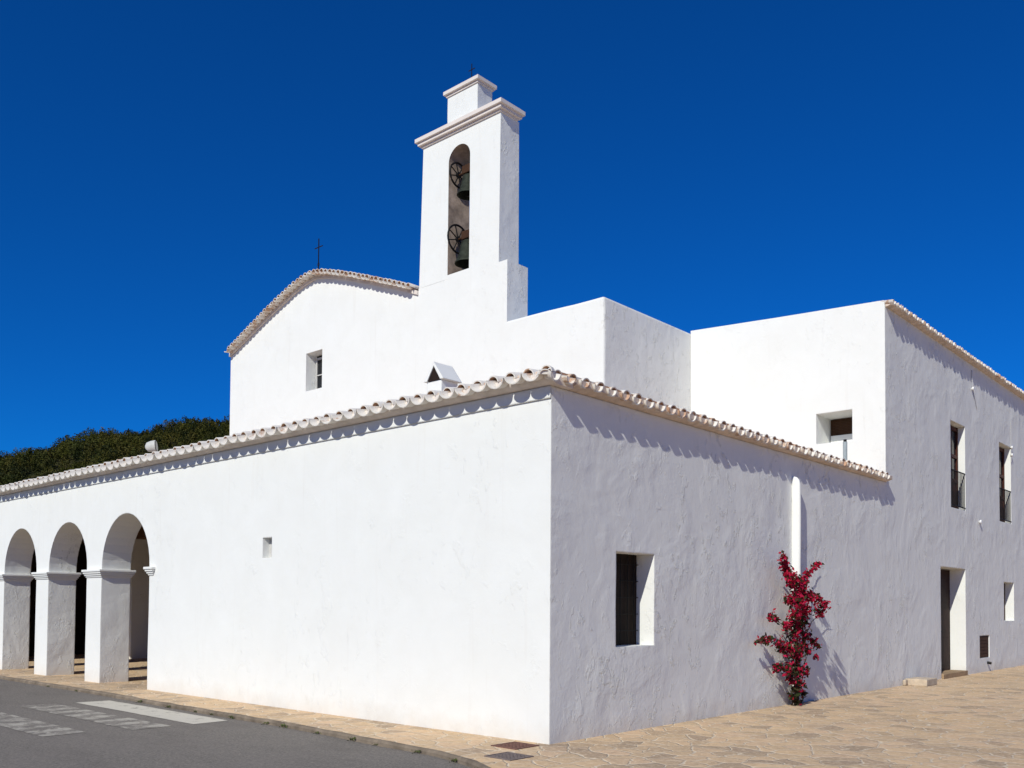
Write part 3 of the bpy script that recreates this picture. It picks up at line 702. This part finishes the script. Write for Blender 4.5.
# ------------------------------------------------------------------ small things
fl = thing('floodlight', 'small pale floodlight on the porch roof, left of the church front', 'floodlight', (-12.9, 1.4, 4.85))
fx, fy, fz = -12.9, 1.4, 5.16
bm = MB(); rings = []
d_ = Vector((.62, .75, .12)).normalized()
tube(bm, [Vector((fx, fy, fz + .06)) - d_ * .13, Vector((fx, fy, fz + .06)) - d_ * .09, Vector((fx, fy, fz + .06)), Vector((fx, fy, fz + .06)) + d_ * .10], [.04, .10, .13, .14], 16)
hd = obj('housing', bm, M['lamp_white'], fl, smooth=40)
bm = MB(); c_ = Vector((fx, fy, fz + .06)) + d_ * .102; tube(bm, [c_, c_ + d_ * .012], .12, 16); obj('lens', bm, M['glass'], hd)
bm = MB(); tube(bm, [(fx, fy, 4.80), (fx, fy, fz - .11)], .035, 8); merge(bm, box(fx - .1, fy - .1, 4.74, fx + .1, fy + .1, 4.86)); obj('bracket', bm, M['iron'], fl)

sb = thing('stone_block', 'low pale stone block against the white wall, before the doorway', 'stone block', (.24, 12.5, 0))
obj('block', box(.002, 12.2, 0, .46, 12.88, .145, .015), M['stone'], sb)
obj('plaster_edge', box(.002, 12.04, 0, .07, 12.199, .13, .03), M['stone'], sb)

def cover(label, pts, z, mat):
    c = Vector((sum(p[0] for p in pts) / 4, sum(p[1] for p in pts) / 4, z)); t = thing('drain_cover', label, 'drain cover', c)
    inn = [tuple(Vector(p).lerp(c.to_2d(), .10)) for p in pts]; inn2 = [tuple(Vector(p).lerp(c.to_2d(), .13)) for p in pts]
    fr = boolean(prism(pts, 'z', z - .03, z + .010), [prism(inn, 'z', z - .1, z + .1)]); obj('frame', fr, mat, t)
    lid = prism(inn2, 'z', z - .03, z + .007); a0, a1, a2, a3 = [Vector(p) for p in inn2]
    for i in range(1, 6):
        for j in range(1, 6):
            p = (a0.lerp(a1, i / 6)).lerp(a3.lerp(a2, i / 6), j / 6); merge(lid, box(p.x - .013, p.y - .013, z + .0072, p.x + .013, p.y + .013, z + .011))
    obj('lid', lid, mat, t)
cover('rusty reddish square drain cover at the foot of the wall corner', [(-.42, -.58), (-.01, -.60), (-.01, -.17), (-.42, -.15)], 0, M['rust'])
cover('dull grey square drain cover, farther from the wall than the rusty one', [(.05, -1.19), (.46, -1.21), (.46, -.82), (.05, -.80)], 0, M['cover_grey'])

# bougainvillea against the side wall  (y, z, radius) of its flowering clumps
bo = thing('bougainvillea', 'red flowering bougainvillea climbing the white side wall beside the downpipe', 'climbing plant', (.14, 6.5, 0))
CL = []
PXC = [(783,556,4),(784,563,5),(786,570,6),(790,577,7),(794,583,7),(817,564,4),(813,569,4),(808,574,4),(804,580,5),(800,586,9),(803,595,9),(797,600,9),(811,596,6),(818,599,6),(825,604,5),(820,612,6),(805,608,8),(795,612,7),(790,600,5),
 (772,617,5),(777,620,3),(786,626,5),(793,622,8),(803,620,8),(757,642,3),(764,640,5),(770,639,4),(778,644,5),(783,648,6),(776,667,5),(795,632,9),(805,636,7),(813,640,4),(817,646,4),(800,646,8),(790,650,8),(798,656,7),(808,650,5),(816,657,3),
 (782,668,5),(788,668,7),(797,668,8),(804,672,6),(791,680,6),(800,684,7),(795,690,5),(792,697,4),(803,694,5),(797,702,5)]
def wallpt(px, py, X):
    d = r2 * ((px - 512) / F) + u2 * (-(py - PY) / F) + fwd; t = (X - CAM.x) / d.x; return CAM + d * t
fl_c, fl_s, lf_c, lf_s = [], [], [], []
tips = []
for px, py, r in PXC:
    X = (.44 + .16 * rng.random()) if (px > 815 and py < 620) else (.20 + .18 * rng.random()) if py < 616 else (.12 + .12 * rng.random())
    c = wallpt(px, py, X); tips.append(c); R = r / 62
    low = py > 612
    nf = int((40 if low else 62) * (r / 6) ** 1.8); nl = int((34 if low else 20) * (r / 6) ** 1.8)
    if py > 688: nf, nl = int(nf * .3), int(nl * 1.6)
    for nn, cc_, ss_, sz_ in ((nf, fl_c, fl_s, (.024, .048)), (nl, lf_c, lf_s, (.026, .055))):
        p = nrng.normal(size=(nn, 3)) * R * .48; p[:, 0] *= .9
        q = np.array(c) + p; q[:, 0] = np.clip(q[:, 0], .02, .7); q[:, 2] = np.clip(q[:, 2], .03, 9)
        cc_.append(q); ss_.append(nrng.uniform(*sz_, nn))
fl_c = np.concatenate(fl_c); fl_s = np.concatenate(fl_s); lf_c = np.concatenate(lf_c); lf_s = np.concatenate(lf_s)
stems = MB()
B0 = Vector((.12, 6.48, 0))
def stem(px_path, r0, r1):
    pts = [B0 + Vector((rng.uniform(-.04, .04), rng.uniform(-.08, .08), 0))] + [wallpt(a_, b_, .08 + .12 * rng.random()) for a_, b_ in px_path]
    dense = []
    for a_, b_ in zip(pts, pts[1:]):
        for j in range(4): dense.append(a_.lerp(b_, j / 4) + Vector([rng.uniform(-.012, .012) for _ in range(3)]))
    dense.append(pts[-1]); n = len(dense); tube(stems, dense, [r0 + (r1 - r0) * i / (n - 1) for i in range(n)], 6)
stem([(796, 670), (797, 640), (799, 610), (794, 584), (784, 558)], .022, .005)
stem([(799, 665), (803, 630), (803, 595), (810, 572), (818, 562)], .020, .005)
stem([(794, 672), (786, 652), (772, 641), (756, 643)], .014, .004)
stem([(795, 660), (786, 628), (771, 616)], .012, .004)
stem([(800, 650), (812, 622), (826, 603)], .012, .004)
stem([(803, 668), (810, 650), (818, 645)], .010, .004)
obj('stem', stems, M['stem'], bo, smooth=60)
leaf_cloud('leaves', lf_c, None, lf_s, M['leaf'], bo)
leaf_cloud('flowers', fl_c, None, fl_s, M['bract'], bo)

# weed tufts along the kerb: one built, the rest copied
def weed_proto(x, y, z):
    t = thing('weed_tuft', 'low green weed tuft sprouting along the kerb edge', 'weed', (x, y, z), 'weed tufts along the kerb')
    n = 46; p = nrng.normal(size=(n, 3)) * np.array([.035, .016, .010]) + np.array([x, y, z + .03]); p[:, 2] = np.clip(p[:, 2], z + .004, z + .05)
    leaf_cloud('leaves', p, None, nrng.uniform(.006, .016, n), M['weed'], t)
    return t
def kerb_at(x):
    for a_, b_ in zip(KERB, KERB[1:]):
        if a_[0] <= x <= b_[0]: return a_[1] + (b_[1] - a_[1]) * (x - a_[0]) / (b_[0] - a_[0])
proto = None
for x in (-.15, .42, .52, -.9, -1.7, -2.2, -3.05, -3.9, -4.35, -5.3, -5.9, -6.4, -7.3, -8.4, -11.2, -12.6):
    y = kerb_at(x) - .08; sc = rng.uniform(.6, 1.25)
    if proto is None: proto = weed_proto(x, y, ROADZ); continue
    c = proto.copy(); COL.objects.link(c); c.location = (x, y, ROADZ); c.rotation_euler = (0, 0, rng.uniform(-.5, .5)); c.scale = (sc * 1.2, sc, sc)
    for ch in proto.children:
        k_ = ch.copy(); COL.objects.link(k_); k_.parent = c
